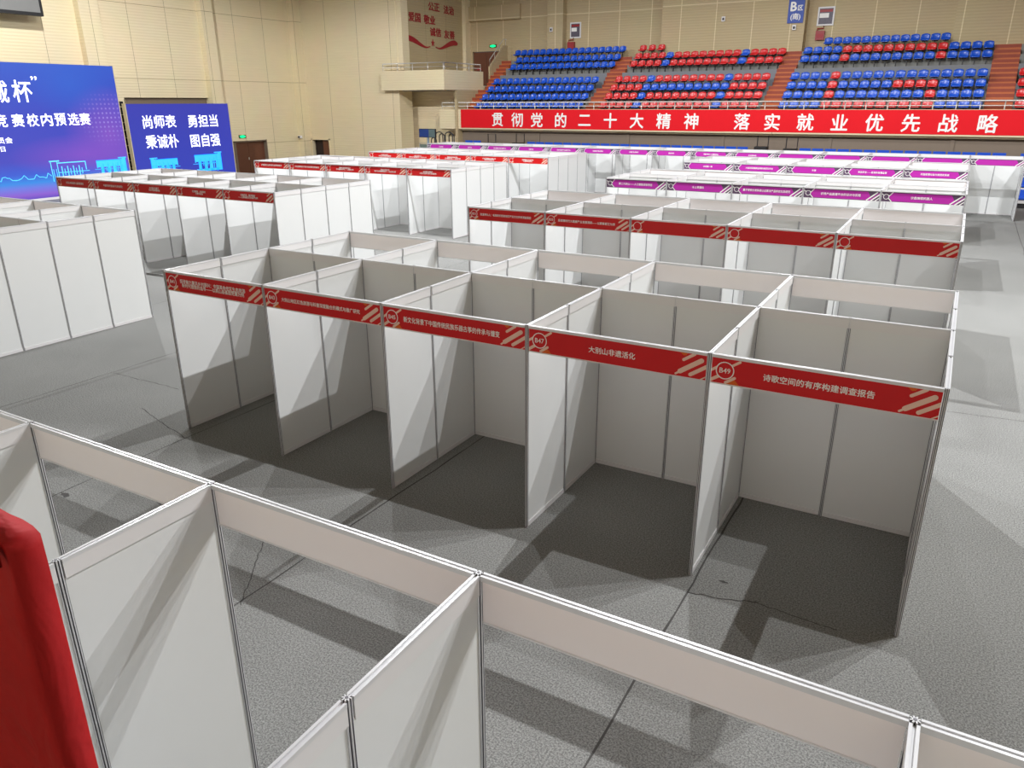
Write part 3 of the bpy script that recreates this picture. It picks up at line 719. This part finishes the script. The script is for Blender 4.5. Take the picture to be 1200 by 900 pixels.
while py < 1.4:
    ny = py+rnd.uniform(.08,.2); nz = 1.12+rnd.choice((0,0,.1,.25,.32))*rnd.uniform(.5,1)
    dy, dz = ny-py, nz-pz; l = math.hypot(dy,dz); ty, tz = -dz/l*.015, dy/l*.015
    b.poly([(.008,py-ty,pz-tz),(.008,ny-ty,nz-tz),(.008,ny+ty,nz+tz),(.008,py+ty,pz+tz)]); py, pz = ny, nz
b.build('skyline_drawing', M['ledcyan2'], r)
r2 = empty('led_wall', (XS,25.6,0)); tag(r2, 'smaller glowing blue screen with two lines of white Chinese characters', 'screen')
MB().box(-.26,-.02,-3.62,3.6,.12,4.76).build('cabinet', M['black'], r2)
MB().box(-.02,0,-3.62,3.6,.12,4.76).build('display', M['led2'], r2)
MB().box(-.27,.02,-3.62,3.6,0,.12).build('plinth', M['rail'], r2)
MB().box(-.27,.012,-3.67,-3.62,0,4.78).build('edge_trim', M['ledcream'], r2); MB().box(-.27,.012,3.6,3.65,0,4.78).build('edge_trim', M['ledcream'], r2)
led_text(r2,'尚师表',24.02-25.6,3.77,2.25,.74,bold=.016); led_text(r2,'勇担当',27.12-25.6,3.75,2.25,.74,bold=.016)
led_text(r2,'秉诚朴',24.02-25.6,2.65,2.25,.78,bold=.016); led_text(r2,'图自强',27.12-25.6,2.6,2.25,.78,bold=.016)
led_building(r2,23.0-25.6,.75,.95,False,True); led_building(r2,28.15-25.6,.75,1.05,True,True)
# truss tower seen between the screens
r = empty('scaffold_tower', (-33.3,22.55,0)); tag(r, 'dark ladder-like scaffold tower in the gap between the two blue screens', 'scaffold')
for yy in (-.35,.35): MB().tube([(0,yy,0),(0,yy,5.0)],.05).build('upright', M['ledcream'], r)
MB().box(-.3,-.2,-.34,.34,.02,4.9).build('net', M['black'], r)
me = MB().tube([(0,-.34,0),(0,.34,0)],.025).mesh('rung', M['ledcream'])
for k in range(11): put('rung', me, r, (0,0,.3+.43*k))
# hanging scoreboard in the top left corner
r = empty('hanging_scoreboard', (-33.6,16.5,9.1)); tag(r, 'dark framed grey scoreboard hanging at top left corner', 'scoreboard')
MB().box(-.25,.0,-3.4,2.75,0,3.0).build('casing', M['black'], r); MB().box(0,.012,-3.25,2.6,.16,2.85).build('screen', mat('board_grey',srgb(120,120,118),.5,noise=(2,.05)), r)
for yy in (-2.2,1.8): MB().tube([(-.12,yy,3.0),(-.12,yy,7.4)],.04).build('hanger', M['dark'], r)

# ------------------------------------------------------------------ red cloth over a board on the near parapet
r = empty('red_cloth_banner', (8.3,-6.52,3.3)); tag(r, 'crumpled red cloth wrapped over an upright board in bottom left corner', 'cloth')
def cloth():
    b = MB(); nx, nz = 44, 48; W = 1.3; Hh = .93; vs = []
    def wr(u, v, s):
        top = max(0, (v-.55)/.45)
        return s*(.016*math.sin(9*u+11*v+1)*top + .012*math.sin(23*u-15*v)*top*top + .010*math.sin(41*u*v+9*v)*top + .006*math.sin(60*u+25*v)*top*top + .003*math.sin(5*u+2) + .007*math.exp(-((v-.45-.12*u)/.05)**2))
    rows_ = []
    for s in (-1,1):
        for i in range(nz+1):
            v = i/nz
            for j in range(nx+1):
                u = j/nx
                x = -.79+W*u + .003*math.sin(9*v)*u*v
                z = Hh*v
                if v > .93: z = Hh*(.93+(v-.93)*.8)
                y = s*.022 + wr(u,v,1.0)*(1-u**14)
                vs.append((x,y,z))
    n = (nx+1)*(nz+1); fs = []
    hole = lambda i,j: (i==45 and 16<=j<=39) or (i==44 and 16<=j<=34)
    for i in range(nz):
        for j in range(nx):
            a = i*(nx+1)+j; q = (a,a+1,a+nx+2,a+nx+1)
            if not hole(i,j): fs.append(q)
            fs.append(tuple(n+k for k in q[::-1]))
    for j in range(nx): a = nz*(nx+1)+j; fs.append((a,a+1,n+a+1,n+a))
    for i in range(nz):
        a = i*(nx+1)+nx; fs.append((a,n+a,n+a+nx+1,a+nx+1)); a = i*(nx+1); fs.append((a,a+nx+1,n+a+nx+1,n+a))
    b.add(vs,fs,0,True); o_ = b.build('cloth', mat('cloth_red',srgb(158,20,24),.75,spec=.25,noise=(40,.08),bump=.15), r)
    nt = bpy.data.materials['cloth_red'].node_tree; N = nt.nodes; bs = N['Principled BSDF']; old = bs.inputs['Normal'].links[0].from_socket
    tc = N.new('ShaderNodeTexCoord'); mp = N.new('ShaderNodeMapping'); mp.inputs['Scale'].default_value = (7,7,3.2); mp.inputs['Rotation'].default_value = (0,.7,0); nz_ = N.new('ShaderNodeTexNoise'); nz_.inputs['Scale'].default_value = 1; nz_.inputs['Detail'].default_value = 3; nz_.inputs['Distortion'].default_value = 1.2
    nt.links.new(tc.outputs['Object'], mp.inputs[0]); nt.links.new(mp.outputs[0], nz_.inputs['Vector'])
    b2 = N.new('ShaderNodeBump'); b2.inputs['Strength'].default_value = .6; b2.inputs['Distance'].default_value = .025; nt.links.new(nz_.outputs['Fac'], b2.inputs['Height']); nt.links.new(old, b2.inputs['Normal']); nt.links.new(b2.outputs['Normal'], bs.inputs['Normal'])
    return o_
cloth()
MB().box(-.76,.47,-.006,.008,0,.905).build('board', mat('board_brown',srgb(96,74,58),.7,noise=(6,.1)), r)
b = MB(); fl = []
n = 30
for k in range(n+1):
    u = k/n; x = -.79+1.29*u
    fl += [(x,-.030-.002*math.sin(9*u),.922),(x,-.032-.003*math.sin(6*u),.893-.004*math.sin(8*u)),(x,-.027,.890),(x,-.026,.918)]
fs = []
for k in range(n):
    a = 4*k
    for q in range(4): fs.append((a+q,a+4+q,a+4+(q+1)%4,a+(q+1)%4))
b.add(fl,fs,0,True); b.build('folded_hem', bpy.data.materials['cloth_red'], r)

# ------------------------------------------------------------------ hall lamps and added fill lamps (out of frame, under the roof) and camera
def lamp(x, y, z, e, rad=.07, col=(.965,.98,1), size=172):
    l = bpy.data.lights.new('hall_or_fill_lamp','SPOT'); l.energy = e; l.shadow_soft_size = rad; l.color = col; l.spot_size = math.radians(size); l.spot_blend = .2
    o = bpy.data.objects.new('hall_or_fill_lamp', l); C.objects.link(o); o.location = (x,y,z); return o
EN = 7200
for x,y,k in ((3.6,13.6,1.0),(-7.0,13.6,.7),(-21.5,13.6,1.35),(17.0,13.6,.9),(17.0,9.9,.52),(17.0,7.1,.52),(-7.0,24.0,.4),(6.0,24.0,.4),(-14,37,.12),(2,37,.12)): lamp(x,y,15.2,EN*k,size=158 if x>10 else 172)  # rear pairs over the far booths and the stand are added fill lamps
w = bpy.data.worlds.new('world'); bpy.context.scene.world = w; w.use_nodes = True
w.node_tree.nodes['Background'].inputs[0].default_value = (.9,.92,1,1); w.node_tree.nodes['Background'].inputs[1].default_value = .1

cam = bpy.data.cameras.new('camera'); co = bpy.data.objects.new('camera', cam); C.objects.link(co)
cam.sensor_width = 36; cam.lens = 890.2871*36/1200; cam.clip_start = .05; cam.clip_end = 300
a, p_, c_ = .5211, 1.216, -.0039
co.matrix_world = Matrix.Translation((9.797,-6.9496,4.754)) @ Matrix.Rotation(a,4,'Z') @ Matrix.Rotation(p_,4,'X') @ Matrix.Rotation(c_,4,'Z')
sc = bpy.context.scene; sc.camera = co
sc.view_settings.view_transform = 'Standard'; sc.view_settings.look = 'None'; sc.view_settings.gamma = 1; sc.view_settings.use_curve_mapping = False
sc.view_settings.exposure = .12
sc.cycles.max_bounces = 8; sc.cycles.diffuse_bounces = 5; sc.cycles.use_denoising = True
sc.cycles.sample_clamp_indirect = 6
